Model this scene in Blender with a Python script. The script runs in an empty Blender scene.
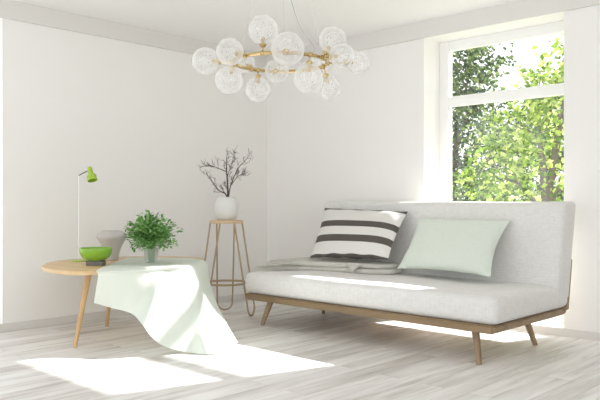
import bpy, bmesh, math, random
import numpy as np
from mathutils import Vector, Matrix
random.seed(7)
S = bpy.context.scene
COL = S.collection
V = Vector
PI = math.pi

# ------------------------------------------------------------------ camera, world, sun, exposure
cam_d = bpy.data.cameras.new('camera'); cam = bpy.data.objects.new('camera', cam_d); COL.objects.link(cam)
cam.location = (5.359, -5.098, 1.0)
cam.rotation_euler = (PI / 2, 0, math.asin(.6908))
cam_d.sensor_width = 36; cam_d.lens = 695 * 36 / 600; cam_d.shift_y = 2 / 600
cam_d.clip_start = .02
S.camera = cam
w = bpy.data.worlds.new('world'); S.world = w; w.use_nodes = True
bg = w.node_tree.nodes['Background']
bg.inputs[0].default_value = (.955, .978, 1.0, 1); bg.inputs[1].default_value = 1.35
sun_d = bpy.data.lights.new('sun', 'SUN'); sun = bpy.data.objects.new('sun', sun_d); COL.objects.link(sun)
sun_d.energy = 11.0; sun_d.angle = math.radians(.9); sun_d.color = (1, .975, .94)
sun.rotation_euler = V((-.315, -1, -.676)).to_track_quat('-Z', 'Y').to_euler()
sun.location = (4, 8, 8)
S.view_settings.view_transform = 'Standard'; S.view_settings.look = 'None'
S.view_settings.gamma = 1; S.view_settings.use_curve_mapping = False
S.view_settings.exposure = 0.57
S.cycles.max_bounces = 14; S.cycles.diffuse_bounces = 8; S.cycles.transparent_max_bounces = 40
S.cycles.glossy_bounces = 6
S.cycles.sample_clamp_indirect = 6

# calibration of the photograph: pixel -> place
F_ = 695.; CAM = np.array([5.359, -5.098, 1.0]); RR = np.array([.7227, .6908, 0]); FF = np.array([-.6908, .7227, 0])
def ray(u, v): return FF + RR * (u - 300) / F_ + np.array([0, 0, -(v - 202) / F_])
def on_z(u, v, z=0): d = ray(u, v); return CAM + d * ((z - CAM[2]) / d[2])
def on_y(u, v, y=0): d = ray(u, v); return CAM + d * ((y - CAM[1]) / d[1])
def at(u, v, dep): return CAM + ray(u, v) * dep

# ------------------------------------------------------------------ materials
def nodes(name):
    m = bpy.data.materials.new(name); m.use_nodes = True
    n = m.node_tree.nodes; l = m.node_tree.links
    return m, n, l, n['Principled BSDF']
def mixcol(n, l, fac, a, b):
    x = n.new('ShaderNodeMix'); x.data_type = 'RGBA'
    l.new(fac, x.inputs[0])
    for i, c in ((6, a), (7, b)):
        if isinstance(c, tuple): x.inputs[i].default_value = (*c, 1)
        else: l.new(c, x.inputs[i])
    return x.outputs[2]
def coords(n, l, scale=(1, 1, 1), rot=(0, 0, 0), kind='Object'):
    t = n.new('ShaderNodeTexCoord'); mp = n.new('ShaderNodeMapping')
    mp.inputs['Scale'].default_value = scale; mp.inputs['Rotation'].default_value = rot
    l.new(t.outputs[kind], mp.inputs[0]); return mp.outputs[0]
def noise(n, l, vec, scale, detail=3, rough=.5):
    t = n.new('ShaderNodeTexNoise'); t.inputs['Scale'].default_value = scale; t.inputs['Detail'].default_value = detail
    t.inputs['Roughness'].default_value = rough
    l.new(vec, t.inputs['Vector']); return t.outputs['Fac']
def ramp(n, l, fac, *stops, const=False):
    r = n.new('ShaderNodeValToRGB'); l.new(fac, r.inputs[0]); e = r.color_ramp.elements
    if const: r.color_ramp.interpolation = 'CONSTANT'
    while len(e) < len(stops): e.new(.5)
    for x, (p, c) in zip(e, stops):
        x.position = p; x.color = (*c, 1) if len(c) == 3 else c
    return r.outputs[0]
def bump(n, l, b, h, strength=.2, dist=.002):
    x = n.new('ShaderNodeBump'); x.inputs['Strength'].default_value = strength; x.inputs['Distance'].default_value = dist
    l.new(h, x.inputs['Height']); l.new(x.outputs[0], b.inputs['Normal'])
def mat_noise(name, a, b, scale=8, rough=.6, stretch=(1, 1, 1), bmp=0, metal=0, spec=.5, detail=3):
    m, n, l, p = nodes(name); f = noise(n, l, coords(n, l, stretch), scale, detail)
    l.new(mixcol(n, l, f, a, b), p.inputs['Base Color'])
    p.inputs['Roughness'].default_value = rough; p.inputs['Metallic'].default_value = metal
    p.inputs['Specular IOR Level'].default_value = spec
    if bmp: bump(n, l, p, f, bmp)
    return m
def mat_fabric(name, a, b, weave=420, rough=.95):
    m, n, l, p = nodes(name)
    f1 = noise(n, l, coords(n, l, (1, 1, .12)), weave * .35, 2)
    f2 = noise(n, l, coords(n, l, (.12, .12, 1)), weave * .35, 2)
    f3 = noise(n, l, coords(n, l), 30, 4)
    ad = n.new('ShaderNodeMath'); ad.operation = 'ADD'; l.new(f1, ad.inputs[0]); l.new(f2, ad.inputs[1])
    ad2 = n.new('ShaderNodeMath'); ad2.operation = 'MULTIPLY_ADD'; l.new(f3, ad2.inputs[0]); ad2.inputs[1].default_value = .5; l.new(ad.outputs[0], ad2.inputs[2])
    mr = n.new('ShaderNodeMapRange'); mr.inputs[1].default_value = .8; mr.inputs[2].default_value = 1.7; l.new(ad2.outputs[0], mr.inputs[0])
    l.new(mixcol(n, l, mr.outputs[0], a, b), p.inputs['Base Color'])
    p.inputs['Roughness'].default_value = rough; p.inputs['Specular IOR Level'].default_value = .15
    p.inputs['Sheen Weight'].default_value = .1
    bump(n, l, p, ad.outputs[0], .25, .0015)
    return m
def mat_wood(name, a, b, axis='z', scale=14, rough=.5):
    st = {'x': (.08, 1, 1), 'y': (1, .08, 1), 'z': (1, 1, .08)}[axis]
    m, n, l, p = nodes(name); vec = coords(n, l, st)
    f = noise(n, l, vec, scale, 5, .6); g = noise(n, l, vec, scale * 7, 2)
    mm = n.new('ShaderNodeMath'); mm.operation = 'MULTIPLY_ADD'; l.new(g, mm.inputs[0]); mm.inputs[1].default_value = .35; l.new(f, mm.inputs[2])
    mr = n.new('ShaderNodeMapRange'); mr.inputs[1].default_value = .42; mr.inputs[2].default_value = .95; l.new(mm.outputs[0], mr.inputs[0])
    l.new(mixcol(n, l, mr.outputs[0], a, b), p.inputs['Base Color'])
    p.inputs['Roughness'].default_value = rough
    bump(n, l, p, f, .08)
    return m
def mat_glass(name, tint=(1, 1, 1), boost=1.0, haze=0.0, seeds=False, rim=0.0):
    """thin glass: see-through, mirrors by Fresnel, optional milky rim and seeds"""
    m, n, l, p = nodes(name); out = n['Material Output']; n.remove(p)
    tr = n.new('ShaderNodeBsdfTransparent'); tr.inputs[0].default_value = (*tint, 1)
    gl = n.new('ShaderNodeBsdfGlossy'); gl.inputs['Roughness'].default_value = .02
    fc = n.new('ShaderNodeLayerWeight'); fc.inputs[0].default_value = .5
    pw = n.new('ShaderNodeMath'); pw.operation = 'POWER'; pw.inputs[1].default_value = 5; l.new(fc.outputs['Facing'], pw.inputs[0])
    mu = n.new('ShaderNodeMath'); mu.operation = 'MULTIPLY_ADD'; mu.inputs[1].default_value = .9; mu.inputs[2].default_value = .042 * boost; mu.use_clamp = True; l.new(pw.outputs[0], mu.inputs[0])
    mx = n.new('ShaderNodeMixShader'); l.new(mu.outputs[0], mx.inputs[0]); l.new(tr.outputs[0], mx.inputs[1]); l.new(gl.outputs[0], mx.inputs[2])
    res = mx.outputs[0]
    if haze or seeds or rim:
        df = n.new('ShaderNodeBsdfDiffuse'); df.inputs[0].default_value = (.97, .97, .96, 1)
        tl = n.new('ShaderNodeBsdfTranslucent'); tl.inputs[0].default_value = (.97, .97, .96, 1)
        dt = n.new('ShaderNodeMixShader'); l.new(df.outputs[0], dt.inputs[1]); l.new(tl.outputs[0], dt.inputs[2])
        lw = n.new('ShaderNodeLayerWeight'); lw.inputs[0].default_value = .35
        f = n.new('ShaderNodeMath'); f.operation = 'MULTIPLY_ADD'; f.inputs[1].default_value = rim; f.inputs[2].default_value = haze; l.new(lw.outputs['Facing'], f.inputs[0])
        fac = f.outputs[0]
        if seeds:
            vo = n.new('ShaderNodeTexVoronoi'); vo.inputs['Scale'].default_value = 55; l.new(coords(n, l), vo.inputs['Vector'])
            lt = n.new('ShaderNodeMapRange'); lt.inputs[1].default_value = .16; lt.inputs[2].default_value = .34; lt.inputs[3].default_value = .05; lt.inputs[4].default_value = 0; l.new(vo.outputs['Distance'], lt.inputs[0])
            a2 = n.new('ShaderNodeMath'); a2.operation = 'ADD'; a2.use_clamp = True; l.new(fac, a2.inputs[0]); l.new(lt.outputs[0], a2.inputs[1]); fac = a2.outputs[0]
        m2 = n.new('ShaderNodeMixShader'); l.new(fac, m2.inputs[0]); l.new(res, m2.inputs[1]); l.new(dt.outputs[0], m2.inputs[2]); res = m2.outputs[0]
    l.new(res, out.inputs[0]); return m
def mat_leaf(name, cols, trans=.45, rough=.55):
    m, n, l, p = nodes(name); out = n['Material Output']
    g = n.new('ShaderNodeNewGeometry')
    k = len(cols)
    c = ramp(n, l, g.outputs['Random Per Island'], *[(i / max(1, k - 1), cc) for i, cc in enumerate(cols)])
    l.new(c, p.inputs['Base Color']); p.inputs['Roughness'].default_value = rough; p.inputs['Specular IOR Level'].default_value = .3
    tl = n.new('ShaderNodeBsdfTranslucent'); l.new(c, tl.inputs[0])
    mx = n.new('ShaderNodeMixShader'); mx.inputs[0].default_value = trans
    l.new(p.outputs[0], mx.inputs[1]); l.new(tl.outputs[0], mx.inputs[2]); l.new(mx.outputs[0], out.inputs[0])
    return m
def mat_cloth(name, a, b, trans=.22):
    m, n, l, p = nodes(name); out = n['Material Output']
    f = noise(n, l, coords(n, l), 120, 3); c = mixcol(n, l, f, a, b)
    l.new(c, p.inputs['Base Color']); p.inputs['Roughness'].default_value = .9; p.inputs['Specular IOR Level'].default_value = .15
    bump(n, l, p, f, .1, .001)
    tl = n.new('ShaderNodeBsdfTranslucent'); l.new(c, tl.inputs[0])
    mx = n.new('ShaderNodeMixShader'); mx.inputs[0].default_value = trans
    l.new(p.outputs[0], mx.inputs[1]); l.new(tl.outputs[0], mx.inputs[2]); l.new(mx.outputs[0], out.inputs[0])
    return m

M = {}
M['wall'] = mat_noise('wall_paint', (.868, .856, .835), (.882, .87, .85), 4, .9, spec=.2)
M['ceiling'] = mat_noise('ceiling_paint', (.895, .89, .88), (.905, .90, .89), 3, .9, spec=.2)
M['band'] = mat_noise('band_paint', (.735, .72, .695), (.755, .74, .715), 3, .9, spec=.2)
M['base'] = mat_noise('baseboard_paint', (.70, .68, .66), (.73, .71, .69), 5, .7, spec=.3)
M['white'] = mat_noise('white_lacquer', (.88, .88, .87), (.9, .9, .89), 5, .45)
M['sofa'] = mat_fabric('pale_linen', (.66, .65, .633), (.79, .78, .762))
M['sofawood'] = mat_wood('walnut_brown', (.225, .155, .085), (.40, .29, .175), 'x', 10, .5)
M['legwood'] = mat_wood('leg_brown', (.225, .15, .08), (.39, .28, .165), 'z', 18, .5)
M['oak'] = mat_wood('oak_top', (.56, .38, .19), (.74, .55, .32), 'x', 9, .45)
M['oakleg'] = mat_wood('oak_leg', (.50, .31, .14), (.66, .45, .23), 'z', 16, .5)
M['tan'] = mat_noise('tan_metal', (.36, .27, .165), (.46, .35, .22), 30, .45, spec=.5)
M['tanseat'] = mat_wood('tan_seat', (.58, .42, .25), (.70, .54, .34), 'x', 12, .5)
M['brass'] = mat_noise('brass', (.50, .365, .16), (.62, .47, .23), 20, .18, metal=1)
M['cable'] = mat_noise('cable_grey', (.36, .35, .34), (.42, .41, .40), 30, .6)
M['steel_wire'] = mat_noise('wire', (.60, .60, .58), (.68, .68, .66), 30, .5)
M['globe'] = mat_glass('seeded_glass', boost=1.1, haze=.21, seeds=True, rim=.30)
M['pane'] = mat_glass('window_pane', boost=1.3)
M['potglass'] = mat_glass('ribbed_glass', tint=(.93, .95, .94), boost=1.6, haze=.16, rim=.35)
M['green'] = mat_noise('green_lacquer', (.33, .50, .04), (.38, .55, .055), 6, .18)
M['greenbowl'] = mat_noise('green_glaze', (.20, .42, .03), (.30, .53, .06), 7, .12)
M['greyfoot'] = mat_noise('grey_foot', (.15, .145, .135), (.19, .18, .17), 15, .6)
M['dark'] = mat_noise('dark_metal', (.10, .10, .10), (.14, .14, .14), 20, .4)
M['clay'] = mat_noise('grey_clay', (.50, .465, .44), (.56, .525, .50), 12, .55, bmp=.1)
M['ceramic'] = mat_noise('white_ceramic', (.70, .70, .675), (.75, .745, .72), 6, .35)
M['bark'] = mat_noise('dry_twig', (.055, .036, .028), (.12, .085, .07), 40, .85)
M['soil'] = mat_noise('brown_soil', (.09, .045, .03), (.16, .085, .06), 60, .95)
M['stem'] = mat_noise('green_stem', (.12, .26, .06), (.2, .36, .1), 20, .6)
M['leaf'] = mat_leaf('herb_leaf', [(.08, .20, .05), (.16, .36, .09), (.24, .48, .14), (.38, .62, .26)], .3)
M['cloth'] = mat_cloth('mint_white_cloth', (.765, .83, .76), (.80, .86, .79))
M['throw'] = mat_fabric('greige_throw', (.52, .505, .46), (.64, .625, .575), 300)
M['mint'] = mat_fabric('mint_cotton', (.655, .71, .64), (.71, .76, .695), 500)
M['bark2'] = mat_noise('tree_bark', (.10, .08, .06), (.2, .17, .14), 12, .9)
M['lawn'] = mat_noise('pale_gravel_and_grass', (.22, .25, .16), (.34, .35, .27), 3, .95)
M['tree_dark'] = mat_leaf('dark_leaves', [(.03, .065, .025), (.05, .10, .035), (.10, .17, .05), (.30, .38, .12)], .35)
M['tree_bright'] = mat_leaf('bright_leaves', [(.07, .14, .02), (.19, .32, .04), (.42, .54, .10), (.70, .77, .30)], .5)
M['tree_mid'] = mat_leaf('mid_leaves', [(.03, .06, .02), (.07, .13, .03), (.18, .27, .06), (.42, .52, .18)], .45)

def stripe_mat():
    m, n, l, p = nodes('striped_cotton')
    t = n.new('ShaderNodeUVMap'); sx = n.new('ShaderNodeSeparateXYZ'); l.new(t.outputs[0], sx.inputs[0])
    d, wt = (.115, .102, .092), (.73, .715, .69)
    c = ramp(n, l, sx.outputs[1], (0, d), (.035, wt), (.235, d), (.37, wt), (.535, d), (.655, wt), (.93, d), const=True)
    f = noise(n, l, coords(n, l), 160, 2)
    l.new(mixcol(n, l, f, c, c), p.inputs['Base Color']); p.inputs['Roughness'].default_value = .95; p.inputs['Specular IOR Level'].default_value = .1
    bump(n, l, p, f, .25, .001); return m
M['stripe'] = stripe_mat()

def floor_mat():
    m, n, l, p = nodes('whitewashed_planks')
    vec = coords(n, l, (1, 1, 1), (0, 0, PI / 2))
    b = n.new('ShaderNodeTexBrick'); l.new(vec, b.inputs['Vector'])
    b.offset = .5; b.inputs['Scale'].default_value = 1
    b.inputs['Brick Width'].default_value = 1.24; b.inputs['Row Height'].default_value = .145
    b.inputs['Mortar Size'].default_value = .0016; b.inputs['Mortar Smooth'].default_value = .3; b.inputs['Bias'].default_value = 0
    b.inputs['Color1'].default_value = (0, 0, 0, 1); b.inputs['Color2'].default_value = (1, 1, 1, 1); b.inputs['Mortar'].default_value = (.5, .5, .5, 1)
    # each plank shifts the grain
    sep = n.new('ShaderNodeSeparateColor'); l.new(b.outputs['Color'], sep.inputs[0])
    cb = n.new('ShaderNodeCombineXYZ'); 
    k = n.new('ShaderNodeMath'); k.operation = 'MULTIPLY'; k.inputs[1].default_value = 37; l.new(sep.outputs[0], k.inputs[0]); l.new(k.outputs[0], cb.inputs[2])
    va = n.new('ShaderNodeVectorMath'); va.operation = 'ADD'; l.new(coords(n, l, (1, .07, 1)), va.inputs[0]); l.new(cb.outputs[0], va.inputs[1])
    g = noise(n, l, va.outputs[0], 16, 6, .65)
    va2 = n.new('ShaderNodeVectorMath'); va2.operation = 'ADD'; l.new(coords(n, l, (1, .22, 1)), va2.inputs[0]); l.new(cb.outputs[0], va2.inputs[1])
    g2 = noise(n, l, va2.outputs[0], 3.2, 3)
    c = ramp(n, l, g, (.30, (.54, .51, .48)), (.43, (.75, .725, .70)), (.55, (.88, .865, .85)))
    c2 = ramp(n, l, g2, (.32, (.72, .70, .68)), (.50, (1, 1, 1)))
    mu = n.new('ShaderNodeMix'); mu.data_type = 'RGBA'; mu.blend_type = 'MULTIPLY'; mu.inputs[0].default_value = .8; l.new(c, mu.inputs[6]); l.new(c2, mu.inputs[7])
    tone = ramp(n, l, sep.outputs[0], (0, (.90, .90, .895)), (1, (1.0, 1.0, 1.0)))
    mu2 = n.new('ShaderNodeMix'); mu2.data_type = 'RGBA'; mu2.blend_type = 'MULTIPLY'; mu2.inputs[0].default_value = 1; l.new(mu.outputs[2], mu2.inputs[6]); l.new(tone, mu2.inputs[7])
    l.new(mixcol(n, l, b.outputs['Fac'], mu2.outputs[2], (.52, .50, .47)), p.inputs['Base Color'])
    p.inputs['Roughness'].default_value = .42; p.inputs['Specular IOR Level'].default_value = .4
    inv = n.new('ShaderNodeMath'); inv.operation = 'SUBTRACT'; inv.inputs[0].default_value = 1; l.new(b.outputs['Fac'], inv.inputs[1])
    bump(n, l, p, inv.outputs[0], .3, .002); return m
M['floor'] = floor_mat()

# ------------------------------------------------------------------ mesh helpers
class MB:
    def __init__(s): s.bm = bmesh.new(); s.uv = None
    def box(s, lo, hi, bevel=0, seg=2):
        b = bmesh.new(); bmesh.ops.create_cube(b, size=1)
        lo, hi = V(lo), V(hi)
        for v in b.verts: v.co = V(((v.co[i] + .5) * (hi[i] - lo[i]) + lo[i]) for i in range(3))
        if bevel: bmesh.ops.bevel(b, geom=list(b.edges), offset=bevel, segments=seg, profile=.5, affect='EDGES')
        return s.merge(b)
    def merge(s, b):
        me = bpy.data.meshes.new('tmp'); b.to_mesh(me); b.free(); s.bm.from_mesh(me); bpy.data.meshes.remove(me); return s
    def ring(s, c, ax, r, n, ref=None):
        ax = V(ax).normalized(); ref = ref or (V((1, 0, 0)) if abs(ax.x) < .9 else V((0, 1, 0)))
        a = (ref - ax * ref.dot(ax)).normalized(); b = ax.cross(a)
        return [s.bm.verts.new(V(c) + (a * math.cos(2 * PI * i / n) + b * math.sin(2 * PI * i / n)) * r) for i in range(n)]
    def tube(s, pts, r, n=8, closed=False, cap=True):
        pts = [V(p) for p in pts]; k = len(pts); rs = r if isinstance(r, (list, tuple)) else [r] * k
        rings = []; ref = None
        for i, p in enumerate(pts):
            if closed: t = pts[(i + 1) % k] - pts[i - 1]
            else: t = pts[min(i + 1, k - 1)] - pts[max(i - 1, 0)]
            t.normalize()
            if ref is None: ref = V((1, 0, 0)) if abs(t.x) < .9 else V((0, 1, 0))
            ref = (ref - t * ref.dot(t)).normalized()
            rings.append(s.ring(p, t, rs[i], n, ref))
        for i in range(k if closed else k - 1):
            A, B = rings[i], rings[(i + 1) % k]
            for j in range(n): s.bm.faces.new((A[j], A[(j + 1) % n], B[(j + 1) % n], B[j]))
        if cap and not closed: s.bm.faces.new(rings[0][::-1]); s.bm.faces.new(rings[-1])
        return s
    def lathe(s, prof, n=40, c=(0, 0, 0), axis=(0, 0, 1)):
        c = V(c); q = V((0, 0, 1)).rotation_difference(V(axis).normalized())
        rings = []
        for r, z in prof:
            if r < 1e-5: rings.append([s.bm.verts.new(c + q @ V((0, 0, z)))])
            else: rings.append([s.bm.verts.new(c + q @ V((r * math.cos(2 * PI * i / n), r * math.sin(2 * PI * i / n), z))) for i in range(n)])
        for A, B in zip(rings, rings[1:]):
            if len(A) == 1 and len(B) == 1: continue
            for j in range(n):
                k = (j + 1) % n
                if len(A) == 1: s.bm.faces.new((A[0], B[k], B[j]))
                elif len(B) == 1: s.bm.faces.new((A[j], A[k], B[0]))
                else: s.bm.faces.new((A[j], A[k], B[k], B[j]))
        return s
    def slab(s, poly, z0, z1, bevel=.006, seg=2):
        b = bmesh.new()
        f = b.faces.new([b.verts.new((x, y, z0)) for x, y in poly])
        if f.normal.z > 0: pass
        r = bmesh.ops.extrude_face_region(b, geom=[f])
        for v in r['geom']:
            if isinstance(v, bmesh.types.BMVert): v.co.z = z1
        bmesh.ops.recalc_face_normals(b, faces=b.faces)
        if bevel:
            es = [e for e in b.edges if abs(e.verts[0].co.z - e.verts[1].co.z) < 1e-6]
            bmesh.ops.bevel(b, geom=es, offset=bevel, segments=seg, profile=.5, affect='EDGES')
        return s.merge(b)
    def sphere(s, c, r, u=24, v=14):
        prof = [(r * math.sin(PI * i / v) if 0 < i < v else 0, -r * math.cos(PI * i / v)) for i in range(v + 1)]
        return s.lathe(prof, u, c)
    def grid(s, P, uv=False):
        H, W = len(P), len(P[0]); vs = [[s.bm.verts.new(V(p)) for p in row] for row in P]
        lay = s.bm.loops.layers.uv.verify() if uv else None
        for i in range(H - 1):
            for j in range(W - 1):
                f = s.bm.faces.new((vs[i][j], vs[i][j + 1], vs[i + 1][j + 1], vs[i + 1][j]))
                if uv:
                    for lp, (a, b) in zip(f.loops, ((i, j), (i, j + 1), (i + 1, j + 1), (i + 1, j))): lp[lay].uv = (b / (W - 1), a / (H - 1))
        return s
    def build(s, name, mat, parent=None, origin=None, smooth=35, recalc=True):
        if recalc: bmesh.ops.recalc_face_normals(s.bm, faces=s.bm.faces)
        o0 = V(origin) if origin is not None else (V((0, 0, 0)))
        base = parent_world(parent)
        if origin is not None or parent is not None:
            ref = o0 if origin is not None else base
            bmesh.ops.translate(s.bm, verts=s.bm.verts, vec=-ref)
        me = bpy.data.meshes.new(name); s.bm.to_mesh(me); s.bm.free()
        me.materials.append(mat)
        if smooth:
            for p in me.polygons: p.use_smooth = True
            me.set_sharp_from_angle(angle=math.radians(smooth))
        o = bpy.data.objects.new(name, me); COL.objects.link(o)
        if parent is not None:
            o.parent = parent
            if origin is not None: o.location = o0 - base
        elif origin is not None: o.location = o0
        return o
def parent_world(p):
    t = V((0, 0, 0))
    while p is not None: t = t + p.location; p = p.parent
    return t
def tag(o, label, cat, group=None):
    o['label'] = label; o['category'] = cat
    if group: o['group'] = group
    return o
def struct(o): o['kind'] = 'structure'; return o
def empty(name, loc, label, cat, group=None):
    o = bpy.data.objects.new(name, None); COL.objects.link(o); o.location = loc; o.empty_display_size = .1
    return tag(o, label, cat, group)
def cr(pts, t):
    """Catmull-Rom through pts at t in [0, len-1]"""
    k = len(pts); i = min(int(t), k - 2); f = t - i
    p = [np.array(pts[max(0, min(k - 1, i + d))], float) for d in (-1, 0, 1, 2)]
    if i == 0: p[0] = 2 * p[1] - p[2]
    if i == k - 2: p[3] = 2 * p[2] - p[1]
    return .5 * ((2 * p[1]) + (p[2] - p[0]) * f + (2 * p[0] - 5 * p[1] + 4 * p[2] - p[3]) * f * f + (3 * p[1] - p[0] - 3 * p[2] + p[3]) * f ** 3)
def cr_closed(pts, n):
    k = len(pts); out = []
    for a in range(n):
        t = a / n * k; i = int(t); f = t - i
        p = [np.array(pts[(i + d) % k], float) for d in (-1, 0, 1, 2)]
        out.append(tuple(.5 * ((2 * p[1]) + (p[2] - p[0]) * f + (2 * p[0] - 5 * p[1] + 4 * p[2] - p[3]) * f * f + (3 * p[1] - p[0] - 3 * p[2] + p[3]) * f ** 3)))
    return out

# ------------------------------------------------------------------ room shell
XR, YN = 7.6, -7.4          # extent of the modelled room
HB, HC = 2.418, 2.564       # underside of the band, ceiling
W1 = (1.973, 3.205)         # window opening in the back wall (x)
WL = [(-7.1, -2.808)]   # opening in the left wall (y)
TH = .33
struct(MB().box((-TH, YN, -.12), (XR, TH, 0)).build('floor', M['floor'], smooth=0))
struct(MB().box((-TH, YN, HC), (XR, TH, HC + .12)).build('ceiling', M['ceiling'], smooth=0))
b = MB()
b.box((-TH, 0, 0), (W1[0], TH, HC)); b.box((W1[1], 0, 0), (W1[1] + .14, .03, HC)); b.box((W1[1] + .14, 0, 0), (XR, TH, HC))  # hidden right jamb opened wider behind a thin lip to shape the sun patch
b.box((W1[0], 0, 0), (W1[1], .03, .061)); b.box((W1[0], .03, 0), (W1[1] + .14, TH, .061)); b.box((W1[0], 0, HB), (W1[1], .03, HC)); b.box((W1[0], .03, HB), (W1[1] + .14, TH, HC))
struct(b.build('wall_back', M['wall'], smooth=0))
b = MB(); ys = [0] + [y for o in WL for y in (o[1], o[0])] + [YN]
for i in range(0, len(ys), 2): b.box((-TH, ys[i + 1], 0), (0, ys[i], HC))
for lo, hi in WL: b.box((-TH, lo, 0), (0, hi, .061)); b.box((-TH, lo, HB), (0, hi, HC))
struct(b.build('wall_left', M['wall'], smooth=0))
struct(MB().box((XR, -3.3, 0), (XR + .2, TH, HC)).build('added_shade_wall', M['wall'], smooth=0))  # unseen partial wall, added to shade the right part of the back wall
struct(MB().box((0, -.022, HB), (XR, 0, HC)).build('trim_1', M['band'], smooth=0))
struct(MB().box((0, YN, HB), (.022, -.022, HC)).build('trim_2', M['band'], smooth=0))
struct(MB().box((0, -.012, 0), (XR, 0, .06)).build('baseboard_back', M['base'], smooth=0))
struct(MB().box((0, YN, 0), (.012, -.012, .06)).build('baseboard_left', M['base'], smooth=0))

def window(name, a, b_, to, mull=()):
    """to(s, d, z): s along the wall, d outwards"""
    def bx(m, s0, s1, d0, d1, z0, z1, bev=.004):
        p, q = to(s0, d0, z0), to(s1, d1, z1)
        m.box([min(i, j) for i, j in zip(p, q)], [max(i, j) for i, j in zip(p, q)], bev)
    z0, z1 = .061, HB; d0, d1 = .25, .31; s = .093
    m = MB()
    bx(m, a, a + s, d0, d1, z0, z1); bx(m, b_ - s, b_, d0, d1, z0, z1)
    bx(m, a + s, b_ - s, d0, d1, z1 - .083, z1); bx(m, a + s, b_ - s, d0, d1, z0, z0 + .09)
    for c0, c1 in mull: bx(m, c0, c1, d0, d1, z0 + .09, z1 - .083)
    fr = struct(m.build(name, M['white']))
    m = MB(); bx(m, a + s, b_ - s, d0 + .004, d1 - .004, 1.842, 1.930); m.build('transom', M['white'], fr)
    for p, q in ((z0 + .09, 1.842), (1.930, z1 - .083)):
        m = MB(); bx(m, a + s, b_ - s, .277, .283, p, q, 0); m.build('pane', M['pane'], fr, smooth=0)
window('window_1', W1[0], W1[1] + .14, lambda s, d, z: (s, d, z))
for i, (lo, hi) in enumerate(WL): window('window_%d' % (i + 2), lo, hi, lambda s, d, z: (-d, s, z), ((-4.24, -3.95), (-6.16, -5.96)))

# ------------------------------------------------------------------ garden
struct(MB().box((-40, TH + .02, -.3), (30, 60, -.12)).build('ground', M['lawn'], smooth=0))
def tree(loc, blobs, nleaf, lmat, size, label, seed, trunk_h=1.4, group=None):
    rnd = random.Random(seed); loc = V(loc)
    t = empty('tree', loc, label, 'tree', group)
    m = MB(); top = loc + V((rnd.uniform(-.1, .1), rnd.uniform(-.1, .1), trunk_h))
    m.tube([loc, loc.lerp(top, .5) + V((.04, -.03, 0)), top], [.11, .085, .07], 10)
    for (dx, dy, dz, r, wt) in blobs:
        c = loc + V((dx, dy, dz))
        m.tube([top - V((0, 0, .15)), top.lerp(c, .5) + V((rnd.uniform(-.1, .1), 0, .1)), c], [.05, .035, .015], 7)
        for _ in range(4):
            d = V((rnd.gauss(0, 1), rnd.gauss(0, 1), rnd.gauss(.2, .7))).normalized()
            m.tube([c - d * .1, c + d * r * .8], [.012, .005], 5)
    m.build('trunk', M['bark2'], t)
    m = MB(); bm = m.bm; tot = sum(x[4] for x in blobs)
    for (dx, dy, dz, r, wt) in blobs:
        c = loc + V((dx, dy, dz)); k = int(nleaf * wt / tot)
        tw = []
        for _ in range(max(1, k // 9)):
            d = V((rnd.gauss(0, 1), rnd.gauss(0, 1), rnd.gauss(0, .85))).normalized()
            tw.append(c + d * r * (rnd.random() ** .38))
        for _ in range(k):
            p = rnd.choice(tw) + V((rnd.gauss(0, .07), rnd.gauss(0, .07), rnd.gauss(0, .06)))
            a = V((rnd.gauss(0, 1), rnd.gauss(0, 1), rnd.gauss(-.35, .6))).normalized()
            q = V((rnd.gauss(0, 1), rnd.gauss(0, 1), rnd.gauss(0, 1))); bb = a.cross(q).normalized(); nn = a.cross(bb)
            s = size * rnd.uniform(.65, 1.3)
            vs = [bm.verts.new(x) for x in (p, p + a * s * .45 + bb * s * .32 + nn * s * .06, p + a * s, p + a * s * .45 - bb * s * .32 + nn * s * .06)]
            bm.faces.new((vs[0], vs[1], vs[2])); bm.faces.new((vs[0], vs[2], vs[3]))
    m.build('foliage', lmat, t, smooth=0, recalc=False)
    return t
G = 'trees outside the window'
tree((-3.3, 9.2, -.12), [(-.3, 0, 3.2, 1.3, 2), (.3, .3, 4.3, 1.0, 1.6), (-.5, .2, 4.9, .9, 1.2), (.6, -.2, 3.4, .9, 1.2), (-1, 0, 4.0, 1.0, 1.3), (0, 0, 2.0, 1.3, 1.6), (.5, 0, 1.2, 1.2, 1.2), (-1, -.2, 2.4, 1.1, 1.2)], 8200, M['tree_dark'], .125,
     'tall dark green tree at the upper left of the window', 3, 2.0)
tree((.95, 4.6, -.12), [(-.1, 0, 2.1, .75, 1.6), (.35, .2, 2.9, .65, 1.3), (-.7, .1, 1.5, .65, 1.3), (.5, -.1, 1.3, .7, 1.3), (-.15, .2, 2.75, .4, .45), (.55, .2, 3.4, .4, .5)], 4300, M['tree_bright'], .10,
     'bright yellow-green leafy tree at the right side of the window', 5, 1.1)
tree((-1.15, 7.2, -.12), [(0, 0, 2.3, .6, 1.1), (.55, .1, 2.0, .8, 1.3), (-.45, .1, 1.3, .5, .8), (.2, -.2, 1.2, .8, 1), (.95, .1, 2.75, .5, .6)], 3200, M['tree_mid'], .10,
     'mid green bushy tree low in the middle of the window', 9, .8)
tree((-2.6, 12.5, -.12), [(0, 0, 2.4, 1.2, 1.2), (1.0, .2, 3.4, 1.0, 1), (1.6, 0, 2.2, 1.2, 1.2), (.6, 0, 1.4, 1.2, 1)], 3600, M['tree_dark'], .16,
     'dark green tree farthest back between the dark tree and the bright one', 13, 1.2)

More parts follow.
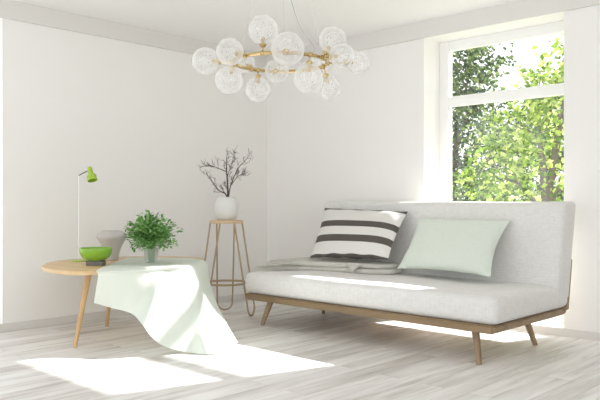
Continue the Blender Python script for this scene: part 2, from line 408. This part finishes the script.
# ------------------------------------------------------------------ sofa
X0, X1 = 1.07, 3.32; YF, YB = -1.285, -.20
sofa = empty('sofa', (2.195, -.75, 0), 'long armless pale grey linen sofa with a brown wooden base under the window', 'sofa')
m = MB(); bb = bmesh.new(); bmesh.ops.create_cube(bb, size=1)
for v in bb.verts:
    lo = v.co.z < 0; i_ = .018 if lo else 0
    v.co = V(((X0 + i_) if v.co.x < 0 else (X1 - i_), (YF + i_) if v.co.y < 0 else (YB - i_ * .3), .198 if lo else .250))
bmesh.ops.bevel(bb, geom=list(bb.edges), offset=.008, segments=2, affect='EDGES'); m.merge(bb)
m.build('base_frame', M['sofawood'], sofa)
for sx, sy, fx, fy in ((-1, -1, 1.235, -1.228), (1, -1, 3.207, -1.252), (1, 1, 3.192, -.446), (-1, 1, 1.205, -.446)):
    top = V((fx - sx * .055, fy - sy * .05, .203)); ft = V((fx, fy, 0))
    MB().tube([ft, ft.lerp(top, .5), top], [.0165, .021, .0255], 14).build('leg', M['legwood'], sofa)
# back support slats on both ends behind the cushion
def yb(z): return -.205 + (z - .25) * .19     # rear plane of the back
for x0, x1 in ((X0 - .004, X0 + .022), (X1 - .022, X1 + .010)):
    m = MB(); bb = bmesh.new(); bmesh.ops.create_cube(bb, size=1)
    for v in bb.verts:
        z = .235 if v.co.z < 0 else .59
        v.co = V((x0 if v.co.x < 0 else x1, yb(z) + (-.05 if v.co.y < 0 else -.002), z))
    bmesh.ops.bevel(bb, geom=list(bb.edges), offset=.004, segments=2, affect='EDGES'); m.merge(bb); m.build('back_post', M['legwood'], sofa)
def cushion_box(lo, hi, r, deform, cuts=14):
    b = bmesh.new(); bmesh.ops.create_cube(b, size=1)
    for v in b.verts: v.co = V([lo[i] if v.co[i] < 0 else hi[i] for i in range(3)])
    bmesh.ops.bevel(b, geom=list(b.edges), offset=r, segments=5, profile=.5, affect='EDGES')
    for ax, k in ((0, cuts), (1, 5), (2, 5)):
        for i in range(1, k):
            c = lo[ax] + r + (hi[ax] - lo[ax] - 2 * r) * i / k; no = [0, 0, 0]; no[ax] = 1; co = [0, 0, 0]; co[ax] = c
            bmesh.ops.bisect_plane(b, geom=b.verts[:] + b.edges[:] + b.faces[:], plane_co=co, plane_no=no)
    for v in b.verts: v.co = deform(v.co.copy())
    m = MB(); return m.merge(b)
def seat_def(p):
    u = (p.x - X0) / (X1 - X0); v = (p.y + 1.275) / 1.06; h = (p.z - .25) / .175
    hh = max(0, h)
    p.z += hh * (.010 * math.sin(PI * min(1, max(0, u))) * math.sin(PI * min(1, max(0, v))) - .012 * max(0, v))
    p.z += .003 * math.sin(p.x * 7 + p.y * 3) * hh
    if p.y < -1.2: p.y -= .010 * math.sin(PI * min(1, max(0, h)))
    if u < .05: p.x -= .012 * math.sin(PI * min(1, max(0, h)))
    if u > .95: p.x += .012 * math.sin(PI * min(1, max(0, h)))
    return p
cushion_box((X0 + .002, -1.268, .249), (X1 + .004, -.213, .425), .045, seat_def).build('seat_cushion', M['sofa'], sofa, smooth=60)
def back_def(p):
    h = (p.z - .30) / .70
    u = (p.x - X0) / (X1 - X0)
    p.y += .14 * h - .012 * math.sin(PI * min(1, max(0, h))) * math.sin(PI * min(1, max(0, u)))
    p.z += .002 * math.sin(p.x * 6)
    return p
cushion_box((X0 - .004, -.425, .30), (X1 + .014, -.200, 1.003), .04, back_def).build('back_cushion', M['sofa'], sofa, smooth=60)

# ------------------------------------------------------------------ throw blanket, pillows
tb = MB()
def blanket_layer(poly, z0, th, seed, slope, er=.014):
    """one folded layer: rounded fold all round, gently wavy top"""
    b = bmesh.new(); pts = [np.array(p) for p in cr_closed(poly, 120)]; n = len(pts); c = np.mean(pts, axis=0)
    nrm = []
    for i in range(n):
        t = pts[(i + 1) % n] - pts[i - 1]; q = np.array([t[1], -t[0]]); q /= np.linalg.norm(q)
        if np.dot(q, pts[i] - c) < 0: q = -q
        nrm.append(q)
    def zt(x, y): return z0 + .004 * math.sin(8 * x + seed) * math.cos(6 * y + seed) + slope * (y + .9)
    rings = []
    for k in range(9):
        a = -PI / 2 + PI * k / 8
        rings.append([(p[0] - q[0] * er * (1 - math.cos(a)), p[1] - q[1] * er * (1 - math.cos(a)), zt(p[0], p[1]) + th * (.5 + .5 * math.sin(a))) for p, q in zip(pts, nrm)])
    for f in (.8, .55, .3):
        rings.append([(c[0] + (p[0] - c[0]) * f, c[1] + (p[1] - c[1]) * f, zt(c[0] + (p[0] - c[0]) * f, c[1] + (p[1] - c[1]) * f) + th) for p in pts])
    vs = [[b.verts.new(p) for p in r_] for r_ in rings]
    for A, B in zip(vs, vs[1:]):
        for j in range(n): b.faces.new((A[j], A[(j + 1) % n], B[(j + 1) % n], B[j]))
    b.faces.new(vs[-1]); b.faces.new(vs[0][::-1])
    tb.merge(b)
low = [(1.055, -1.14), (1.15, -1.0), (1.40, -.83), (1.70, -.76), (1.95, -.73), (2.11, -.66), (2.10, -.52), (1.9, -.45), (1.45, -.44), (1.15, -.45), (1.085, -.60), (1.07, -.85)]
upp = [(1.085, -1.03), (1.20, -.93), (1.45, -.83), (1.75, -.745), (1.98, -.70), (2.085, -.62), (2.06, -.50), (1.85, -.45), (1.5, -.445), (1.22, -.45), (1.10, -.58), (1.08, -.82)]
blanket_layer(low, .424, .040, 0, .012); blanket_layer(upp, .464, .038, 2, .016, .014)
# the corner of the upper fold hanging over the front
fl = []
for i in range(7):
    t = i / 6; hw = .085 * (1 - t) + .002
    fl.append([(1.80 + hw * (2 * j / 6 - 1) + .01 * t, -.755 - .014 * math.sin(t * 1.6) - .006 * math.cos(3 * (j / 6 - .5)), .508 - .075 * t ** 1.1) for j in range(7)])
tb.grid(fl); tb.grid([[(x, y + .008, z - .001) for x, y, z in row] for row in fl])
tag(tb.build('throw_blanket', M['throw'], origin=(1.55, -.65, .43), smooth=50), 'greige throw folded flat on the left of the sofa seat under the striped cushion', 'blanket')

def pillow(name, bl, br, tl, tr, t, mat, label, n=34, curve=.05, seed=1, wr=.004):
    bl, br, tl, tr = [V(x) for x in (bl, br, tl, tr)]
    nn = (br - bl).cross(tl - bl).normalized()          # towards the room
    if nn.y > 0: nn = -nn
    c = (bl + br + tl + tr) / 4; rnd = random.Random(seed)
    ph = [rnd.uniform(0, 6) for _ in range(6)]
    m = MB()
    def P(side):
        rows = []
        for i in range(n + 1):
            row = []; v = i / n
            for j in range(n + 1):
                u = j / n; a, d = 2 * u - 1, 2 * v - 1
                p = bl * (1 - u) * (1 - v) + br * u * (1 - v) + tl * (1 - u) * v + tr * u * v
                # edges bow in between the pointed corners
                p = p.lerp(c, 0)
                ex = -a * (1 - d * d) * curve * abs(a) ** 1.5; ey = -d * (1 - a * a) * curve * abs(d) ** 1.5
                p += (br - bl) * ex * .5 + (tl - bl) * ey * .5
                th = t * (max(0, 1 - a ** 4) * max(0, 1 - d ** 4)) ** .55 * (1 - .25 * (a * a + d * d) / 2)
                edge = 1 - min(1 - abs(a), 1 - abs(d))
                th += wr * edge ** 3 * math.sin(13 * a + ph[0]) * math.sin(11 * d + ph[1]) * min(1, (1 - max(abs(a), abs(d))) * 12)
                row.append(p + nn * (th * side))
            rows.append(row)
        return rows
    m.grid(P(1), uv=True); m.grid(P(-.8), uv=True)
    bmesh.ops.remove_doubles(m.bm, verts=m.bm.verts, dist=1e-5)
    return tag(m.build(name, mat, origin=(bl + br) / 2, smooth=70), label, 'pillow')
pillow('throw_pillow', on_y(310, 258, -.735), on_y(388, 260, -.735), on_y(325, 208, -.365), on_y(408, 211.5, -.365), .078, M['stripe'],
       'cushion with wide white and dark grey stripes leaning on the sofa back', seed=2, wr=.010)
pillow('throw_pillow', on_y(397, 268.5, -.70), on_y(491, 277, -.72), on_y(418, 217.5, -.345), on_y(511, 220, -.345), .078, M['mint'],
       curve=.10, label='plain pale mint green cushion leaning on the sofa back', seed=5)

# ------------------------------------------------------------------ coffee table
ZT = .54
tbl = empty('coffee_table', (.70, -2.2, 0), 'low oak coffee table with three splayed legs beside the left wall', 'table')
tp = [(.42, -2.68), (.62, -2.79), (.88, -2.83), (1.10, -2.765), (1.165, -2.55), (1.20, -2.3), (1.22, -2.05), (1.09, -1.75), (.85, -1.53), (.6, -1.53), (.36, -1.70), (.2, -1.95), (.155, -2.25), (.24, -2.52)]
tp2 = cr_closed(tp, 90)
MB().slab(tp2, ZT - .03, ZT, .007, 3).build('table_top', M['oak'], tbl)
for ft, tpx in (((.957, -2.722), (.885, -2.575)), ((.362, -2.123), (.50, -2.15)), ((1.02, -1.74), (.93, -1.88))):
    a, c = V((*ft, 0)), V((*tpx, ZT - .028)); MB().tube([a, a.lerp(c, .5), c], [.0135, .0185, .0235], 14).build('leg', M['oakleg'], tbl)

# the cloth over the table: rows from the rear of the table top to the hem
cu = 11
r0 = [on_z(u, v, ZT + .006) for u, v in ((128, 257.3), (138, 257.3), (148, 257.3), (158, 257.5), (166, 257.7), (172, 257.8), (178, 258), (184, 258.1), (190, 258.3), (195, 258.6), (198.5, 259))]
r1 = [on_z(u, v, ZT + .007) for u, v in ((97.5, 269.6), (113, 269.2), (130, 268.4), (150, 267.2), (163, 266.4), (171, 266.1), (179, 265.8), (186, 265.2), (193, 263.8), (199, 261.8), (203, 259.8))]
out = [np.array(x) for x in ((.030, -.010, 0), (.030, -.006, 0), (.030, -.003, 0), (.030, 0, 0), (.034, 0, .004), (.036, 0, .006), (.036, 0, .006), (.036, .002, .004), (.036, .008, 0), (.032, .016, 0), (.024, .028, 0))]
r2 = [p + o + np.array([0, 0, -.030]) for p, o in zip(r1, out)]
PN, PP = np.array([.8, 0, .6]), np.array([1.2, -2.17, .545])
def on_flare(u, v): d = ray(u, v); return CAM + d * (((PP - CAM) @ PN) / (d @ PN))
hem = [at(94, 303, 4.70), at(107.5, 306.5, 4.72), at(127, 312, 4.72), at(136, 316.5, 4.66), on_flare(143, 325.5), on_flare(152, 337), on_flare(166, 347), on_z(190, 352.5, .010), on_z(208, 353.8, .010), on_z(224, 350.5, .014), on_z(238, 342, .010)]
powr = [1, 1, 1, 1.05, 1.0, 1.0, 1.05, 1.15, 1.35, 1.6, 1.9]
NR = 9
rows = [r0, [(a * .5 + c * .5) for a, c in zip(r0, r1)], r1, r2]
for k in range(1, NR + 1):
    t = k / NR; row = []
    for j in range(cu):
        a, h = r2[j], hem[j]; q = t ** powr[j]
        row.append(np.array([a[0] + (h[0] - a[0]) * q, a[1] + (h[1] - a[1]) * q, a[2] + (h[2] - a[2]) * t]))
    rows.append(row)
NU, NVV = 110, 6 * (len(rows) - 1)
P = []
for i in range(NVV + 1):
    tv = i / 6
    cps = [cr([rows[r][j] for r in range(len(rows))], min(tv, len(rows) - 1 - 1e-9)) for j in range(cu)]
    line = []
    fall = max(0, (tv - 3) / (len(rows) - 4))
    for j in range(NU + 1):
        u = j / NU; p = cr(cps, min(u * (cu - 1), cu - 1 - 1e-9))
        if fall > 0:
            A = fall ** .8 * (1 - fall * .55)
            s = -.016 * A * math.exp(-((u - .62 - .04 * fall) / .05) ** 2) + .012 * A * math.exp(-((u - .52) / .05) ** 2) \
                + .018 * A * math.exp(-((u - .80) / .05) ** 2) - .022 * A * math.exp(-((u - .91) / .04) ** 2)
            s += .007 * fall ** 2 * math.sin(u * 30 + 1.5 * fall)
            p = p + np.array([.82, -.30, .25]) * s
        p[2] = max(p[2], .006)
        if tv > 2.0 and tv < 3: pass
        line.append(p)
    P.append(line)
cm = MB().grid(P)
cl = cm.build('tablecloth', M['cloth'], origin=(1.1, -2.2, ZT), smooth=0)
for p in cl.data.polygons: p.use_smooth = True
tag(cl, 'pale mint cloth draped over the coffee table and spilling onto the floor', 'cloth')

# ------------------------------------------------------------------ things on the table
# desk lamp
lb = on_z(79, 261.2, ZT); lx, ly = lb[0], lb[1]
lamp = empty('desk_lamp', (lx, ly, ZT), 'slim desk lamp with a small green head on a thin white pole', 'lamp')
MB().lathe([(0, 0), (.062, 0), (.064, .004), (.062, .009), (.02, .012), (.008, .014), (0, .014)], 40, (lx, ly, ZT)).build('base', M['green'], lamp)
hp = at(79.2, 175.3, 5.42); pole_top = V((lx, ly, hp[2]))
MB().tube([(lx, ly, ZT + .012), pole_top], .0042, 10).build('pole', M['white'], lamp)
arm_end = V(at(88.6, 170.6, 5.40))
MB().tube([pole_top - V((0, 0, .003)), pole_top.lerp(arm_end, .5), arm_end], .0048, 8).build('arm', M['dark'], lamp)
h0, h1 = V(at(89.6, 167.0, 5.40)), V(at(92.6, 180.6, 5.37))
ax = (h1 - h0); L = ax.length
prof = [(0, 0), (.010, .0), (.0165, .004), (.0185, .014), (.0185, L * .42), (.022, L * .50), (.033, L * .60), (.0365, L * .66), (.0375, L), (.0355, L), (.034, L * .70), (.015, L * .55), (0, L * .52)]
MB().lathe(prof, 28, h0, ax).build('lamp_head', M['green'], lamp)
# bowl
bp = on_z(96, 265.2, ZT); bx, by = bp[0], bp[1]
bowl = empty('bowl', (bx, by, ZT), 'glossy green bowl on a square dark grey foot near the table edge', 'bowl')
m = MB(); bb = bmesh.new(); bmesh.ops.create_cube(bb, size=1); rot = Matrix.Rotation(math.radians(43.7), 4, 'Z')
for v in bb.verts: v.co = rot @ V((v.co.x * .122, v.co.y * .09, (v.co.z + .5) * .034)) + V((bx, by, ZT))
bmesh.ops.bevel(bb, geom=list(bb.edges), offset=.004, segments=2, affect='EDGES'); m.merge(bb); m.build('foot', M['greyfoot'], bowl)
MB().lathe([(0, .034), (.048, .034), (.075, .042), (.100, .062), (.113, .088), (.117, .112), (.1165, .126), (.114, .127), (.1115, .124), (.111, .110), (.105, .084), (.09, .062), (.06, .048), (0, .044)], 48, (bx, by, ZT)).build('bowl_body', M['greenbowl'], bowl)
# grey vase
vp = on_z(112, 260.2, ZT); vx, vy = vp[0], vp[1]
vb = MB().lathe([(0, 0), (.048, 0), (.053, .004), (.056, .04), (.068, .09), (.088, .135), (.108, .165), (.117, .180), (.118, .192), (.112, .206), (.100, .218), (.086, .226), (.0825, .231), (.0805, .232), (.078, .226), (.076, .20), (.078, .185), (.08, .14), (.05, .06), (.03, .02), (0, .015)], 48, (vx, vy, ZT))
tag(vb.build('vase', M['clay'], origin=(vx, vy, ZT)), 'wide-shouldered grey clay vase standing behind the green bowl', 'vase')
# potted herb
pp = on_z(151.5, 262.4, ZT + .011); px_, py_ = pp[0], pp[1]; ZP = ZT + .0115
herb = empty('potted_herb', (px_, py_, ZP), 'bushy green herb in a square clear glass pot on the cloth', 'plant')
def square_cup(m, c, s0, s1, h, th, rotz):
    rt = Matrix.Rotation(rotz, 4, 'Z')
    def sq(s, z, rr=.18, n=4):
        o = []
        for k in range(4):
            a0 = PI / 2 * k + PI / 4
            cx, cy = s * (1 - rr) * math.copysign(1, math.cos(a0)), s * (1 - rr) * math.copysign(1, math.sin(a0))
            for i in range(n + 1):
                a = PI / 2 * k + PI / 2 * i / n
                o.append(m.bm.verts.new(V(c) + rt @ V((cx + s * rr * math.cos(a), cy + s * rr * math.sin(a), z))))
        return o
    rs = [sq(s0, 0), sq(s0 + (s1 - s0) * .5, h * .5), sq(s1, h), sq(s1 - th, h), sq(s0 - th, th * 1.5)]
    for A, B in zip(rs, rs[1:]):
        for j in range(len(A)): m.bm.faces.new((A[j], A[(j + 1) % len(A)], B[(j + 1) % len(A)], B[j]))
    m.bm.faces.new(rs[0][::-1]); m.bm.faces.new(rs[-1])
    return m
square_cup(MB(), (px_, py_, ZP), .036, .050, .108, .004, math.radians(43.7)).build('pot', M['potglass'], herb)
rnd = random.Random(21); sm, lm = MB(), MB(); base = V((px_, py_, ZP + .10))
def leaflet(p, a, up, s):
    a = a.normalized(); bb = a.cross(up)
    if bb.length < 1e-3: bb = V((1, 0, 0))
    bb.normalize(); nn = bb.cross(a)
    prof = [(0, .0), (.25, .30), (.42, .18), (.62, .36), (.74, .16), (1, 0)]
    c = [lm.bm.verts.new(p + a * s * t + nn * s * (-.18 * t * t)) for t, _ in prof]
    for sg in (1, -1):
        e = [c[0]] + [lm.bm.verts.new(p + a * s * t + bb * s * w_ * sg + nn * s * (.08 - .18 * t * t)) for t, w_ in prof[1:-1]] + [c[-1]]
        for i in range(len(prof) - 1):
            q = [c[i], c[i + 1], e[i + 1], e[i]]; q = [x for k, x in enumerate(q) if x not in q[:k]]
            lm.bm.faces.new(q if sg < 0 else q[::-1])
for k in range(190):
    az = rnd.uniform(0, 2 * PI); el = rnd.choice((rnd.uniform(.5, 1.5), rnd.uniform(-.15, .9)))
    Ls = rnd.uniform(.13, .235) * (1 if el > .3 else .9)
    d = V((math.cos(az) * math.cos(el), math.sin(az) * math.cos(el), math.sin(el)))
    p0 = base + V((rnd.uniform(-.02, .02), rnd.uniform(-.02, .02), 0)); mid_ = p0 + V((0, 0, .05)) + d * Ls * .45; end = p0 + V((0, 0, .045)) + d * Ls - V((0, 0, .02 * math.cos(el)))
    pts = [V((px_ + (p0.x - px_) * .7, py_ + (p0.y - py_) * .7, ZP + .012)), p0, p0.lerp(mid_, .5) + V((0, 0, .012)), mid_, end]; sm.tube(pts, [.0016, .0016, .0015, .0013, .001], 5)
    for i in range(10):
        t = rnd.uniform(.35, 1.0); q = mid_.lerp(end, (t - .5) * 2) if t > .5 else p0.lerp(mid_, t * 2)
        dirn = (d + V((rnd.gauss(0, .75), rnd.gauss(0, .75), rnd.gauss(.0, .55)))).normalized()
        st = q + dirn * rnd.uniform(.01, .022); leaflet(st, dirn, V((rnd.gauss(0, .4), rnd.gauss(0, .4), 1)), rnd.uniform(.022, .037))
sm.build('stems', M['stem'], herb); lm.build('foliage', M['leaf'], herb, smooth=0, recalc=False)

# ------------------------------------------------------------------ plant stool with vase and twigs
sc = CAM + RR * ((226.5 - 300) / F_ * 6.18) + FF * 6.18; sx_, sy_ = sc[0], sc[1]; ZS = .838
stool = empty('plant_stool', (sx_, sy_, 0), 'tall round tan stool on hairpin wire legs in the corner beside the sofa', 'stool')
MB().lathe([(0, ZS - .026), (.146, ZS - .026), (.150, ZS - .022), (.150, ZS - .004), (.146, ZS), (0, ZS)], 48, (sx_, sy_, 0)).build('seat', M['tanseat'], stool)
FA = math.atan2(FF[1], FF[0]) + .16
for k in range(3):
    a = FA + k * 2 * PI / 3; d = V((math.cos(a), math.sin(a), 0)); s = V((-d.y, d.x, 0)); c = V((sx_, sy_, 0))
    zt, rt_, rb, hw, zb = ZS - .024, .118, .242, .075, .075
    pts = [c + d * rt_ + s * hw * 1.05 + V((0, 0, zt))]
    pts.append(c + d * (rt_ + (rb - rt_) * .5) + s * hw * 1.0 + V((0, 0, zt * .5 + zb * .5)))
    for i in range(13):
        t = PI * i / 12; z = zb - (zb - .0065) * math.sin(t); rr_ = rb + .004 * math.sin(t)
        pts.append(c + d * rr_ + s * hw * .92 * math.cos(t) + V((0, 0, z)))
    pts.append(c + d * (rt_ + (rb - rt_) * .5) - s * hw * 1.0 + V((0, 0, zt * .5 + zb * .5)))
    pts.append(c + d * rt_ - s * hw * 1.05 + V((0, 0, zt)))
    MB().tube(pts, .0078, 8).build('leg', M['tan'], stool)
MB().tube([(sx_ + .183 * math.cos(2 * PI * i / 48), sy_ + .183 * math.sin(2 * PI * i / 48), .282) for i in range(48)], .0100, 8, closed=True).build('ring', M['tan'], stool)
va = MB().lathe([(0, 0), (.070, 0), (.078, .004), (.096, .032), (.108, .07), (.111, .105), (.107, .14), (.097, .172), (.087, .187), (.082, .193), (.082, .203), (.079, .206), (.074, .203), (.074, .192), (.080, .18), (.09, .16), (.1, .11), (.09, .05), (.06, .012), (0, .01)], 48, (sx_, sy_, ZS))
tag(va.build('vase', M['ceramic'], origin=(sx_, sy_, ZS)), 'rounded white ceramic vase standing on the tall stool', 'vase')
rnd = random.Random(11); tw = MB(); DP = 6.18
def pxy(u, v, dd=0): return V(at(u, v, DP + dd))
def branch(pts, r0_, r1_, lvl=0):
    fine = [V(cr(pts, t * (len(pts) - 1) / 12 * .9999)) for t in range(13)]
    if lvl: fine = [p + V((rnd.gauss(0, .003), rnd.gauss(0, .003), rnd.gauss(0, .003))) for p in fine]; fine[0] = V(pts[0])
    k = len(fine); tw.tube(fine, [r0_ + (r1_ - r0_) * i / (k - 1) for i in range(k)], 6)
    if lvl >= 2: return
    L = sum((a - c).length for a, c in zip(fine, fine[1:]))
    cnt = (9, 3)[lvl] if lvl < 2 else 0
    for i in range(cnt):
        t = (.30 if lvl == 0 else .3) + (.68 if lvl == 0 else .6) * (i + rnd.random()) / cnt; ii = min(int(t * (k - 1)), k - 2); p = fine[ii]; d = (fine[ii + 1] - p).normalized()
        o = p - V((sx_, sy_, 1.06)); o.normalize()          # twigs spread outwards from the heart of the bunch
        sd = V((rnd.gauss(0, 1), rnd.gauss(0, 1), rnd.gauss(0, .8))); sd = (sd - d * sd.dot(d)).normalized()
        dd = (d * .5 + o * .6 + sd * .75).normalized(); l_ = (.105 * (1.15 - .75 * t), .040)[lvl] * rnd.uniform(.6, 1.3)
        rr_ = max(.0010, (r0_ + (r1_ - r0_) * t) * .36)
        q = p + dd * l_ * .5 + V((rnd.gauss(0, .004), rnd.gauss(0, .004), -.002)); branch([p, q, p + dd * l_ + V((0, 0, .006))], rr_, max(.0009, rr_ * .5), lvl + 1)
root_ = V((sx_, sy_, ZS + .012))
branch([root_, pxy(228, 196), pxy(227.5, 180, .01), pxy(226.5, 165, -.01), pxy(227.5, 151)], .0105, .002)
branch([root_ + V((.01, 0, 0)), pxy(227, 196), pxy(219, 190.5, -.03), pxy(211, 180, -.05), pxy(206, 172, -.05)], .008, .0015)
branch([pxy(227.2, 172), pxy(219, 168.5, .05), pxy(211, 165.5, .07), pxy(203, 166, .1)], .0042, .0013)
branch([root_ + V((0, .01, 0)), pxy(229, 195, .01), pxy(231.5, 184, .04), pxy(238.5, 168, .06), pxy(246, 160, .07), pxy(251, 153, .08)], .0065, .0015)
branch([pxy(232, 184, .04), pxy(238, 176.5, -.02), pxy(245, 173.5, -.06)], .004, .0013)
branch([pxy(227, 178), pxy(231, 166, -.07), pxy(236, 152, -.1)], .004, .0012)
tag(tw.build('twig_bunch', M['bark'], origin=root_), 'bare dark brown branching twigs standing in the white vase', 'branches')

# ------------------------------------------------------------------ chandelier
DC = 3.75; cc = CAM + RR * ((281 - 300) / F_ * DC) + FF * DC; ZR = 1.752; RC = .253; C3 = V((cc[0], cc[1], ZR))
ch = empty('chandelier', (cc[0], cc[1], HC), 'brass ring chandelier with clear glass globes hanging from the ceiling', 'chandelier')
MB().tube([C3 + V((RC * math.cos(2 * PI * i / 80), RC * math.sin(2 * PI * i / 80), 0)) for i in range(80)], .0095, 10, closed=True).build('ring', M['brass'], ch)
MB().lathe([(0, HC), (.065, HC), (.065, HC - .018), (.058, HC - .024), (0, HC - .024)], 36, (cc[0], cc[1], 0)).build('canopy', M['brass'], ch)
def ringpt(u):   # nearest ring point seen at lateral pixel offset u, near side (-1) or far side (+1)
    lat = u[0]; dd = math.sqrt(max(0, RC * RC - lat * lat)) * u[1]
    p = cc + RR * lat + FF * dd; return V((p[0], p[1], ZR))
topc = V((cc[0], cc[1], HC - .022))
for lat, sg in ((-.215, -1), (.235, -1), (.02, 1)):
    MB().tube([topc + V((RR[0] * lat * .1, RR[1] * lat * .1, 0)), ringpt((lat, sg))], .0012, 6).build('suspension_cable', M['steel_wire'], ch)
e = ringpt((.16, -1)); 
pc = [topc, topc.lerp(e, .30) + V((-.03, -.03, -.03)), V(at(292, 3, 3.66)), V(at(301, 28, 3.62)), V(at(314, 47, 3.58)), e]
MB().tube([V(cr(pc, t / 30 * 4.9999)) for t in range(31)], .0018, 6).build('power_cable', M['cable'], ch)
GL = [(205.6, 61, 13.5, 3.72), (230, 52, 13.8, 3.50), (229, 80, 14, 3.66), (245, 63, 10, 3.98), (263.5, 30, 15, 3.52), (258, 89.6, 12.4, 3.97), (277, 71, 12, 3.90),
      (288, 49, 16.8, 3.40), (308.5, 78.5, 15, 3.56), (318, 66, 10, 4.02), (333, 40.5, 14, 3.60), (342, 55.6, 12.4, 3.56), (358, 62.5, 11.5, 3.78), (329, 88, 12.2, 3.86)]
for (u, v, r, d) in GL:
    c = V(at(u, v, d)); R_ = r * d / F_
    dv = c - C3; h = V((dv.x, dv.y, 0)); a = h.normalized(); rp = C3 + a * RC
    # globes straight above / below hang from the ring point next to them
    dirn = (c - rp).normalized(); dist = (c - rp).length
    g = MB().sphere(c, R_, 40, 24).build('globe', M['globe'], ch, smooth=80)
    m = MB(); ent = c - dirn * R_
    m.tube([rp, ent], .0045, 8)
    m.lathe([(0, -.012), (.012, -.012), (.017, -.006), (.017, .004), (.012, .008), (.008, .022), (.010, .024), (.010, .034), (.006, .038), (0, .038)], 16, ent, dirn)
    m.sphere(rp, .0145, 12, 8)
    m.build('fitting', M['brass'], g)
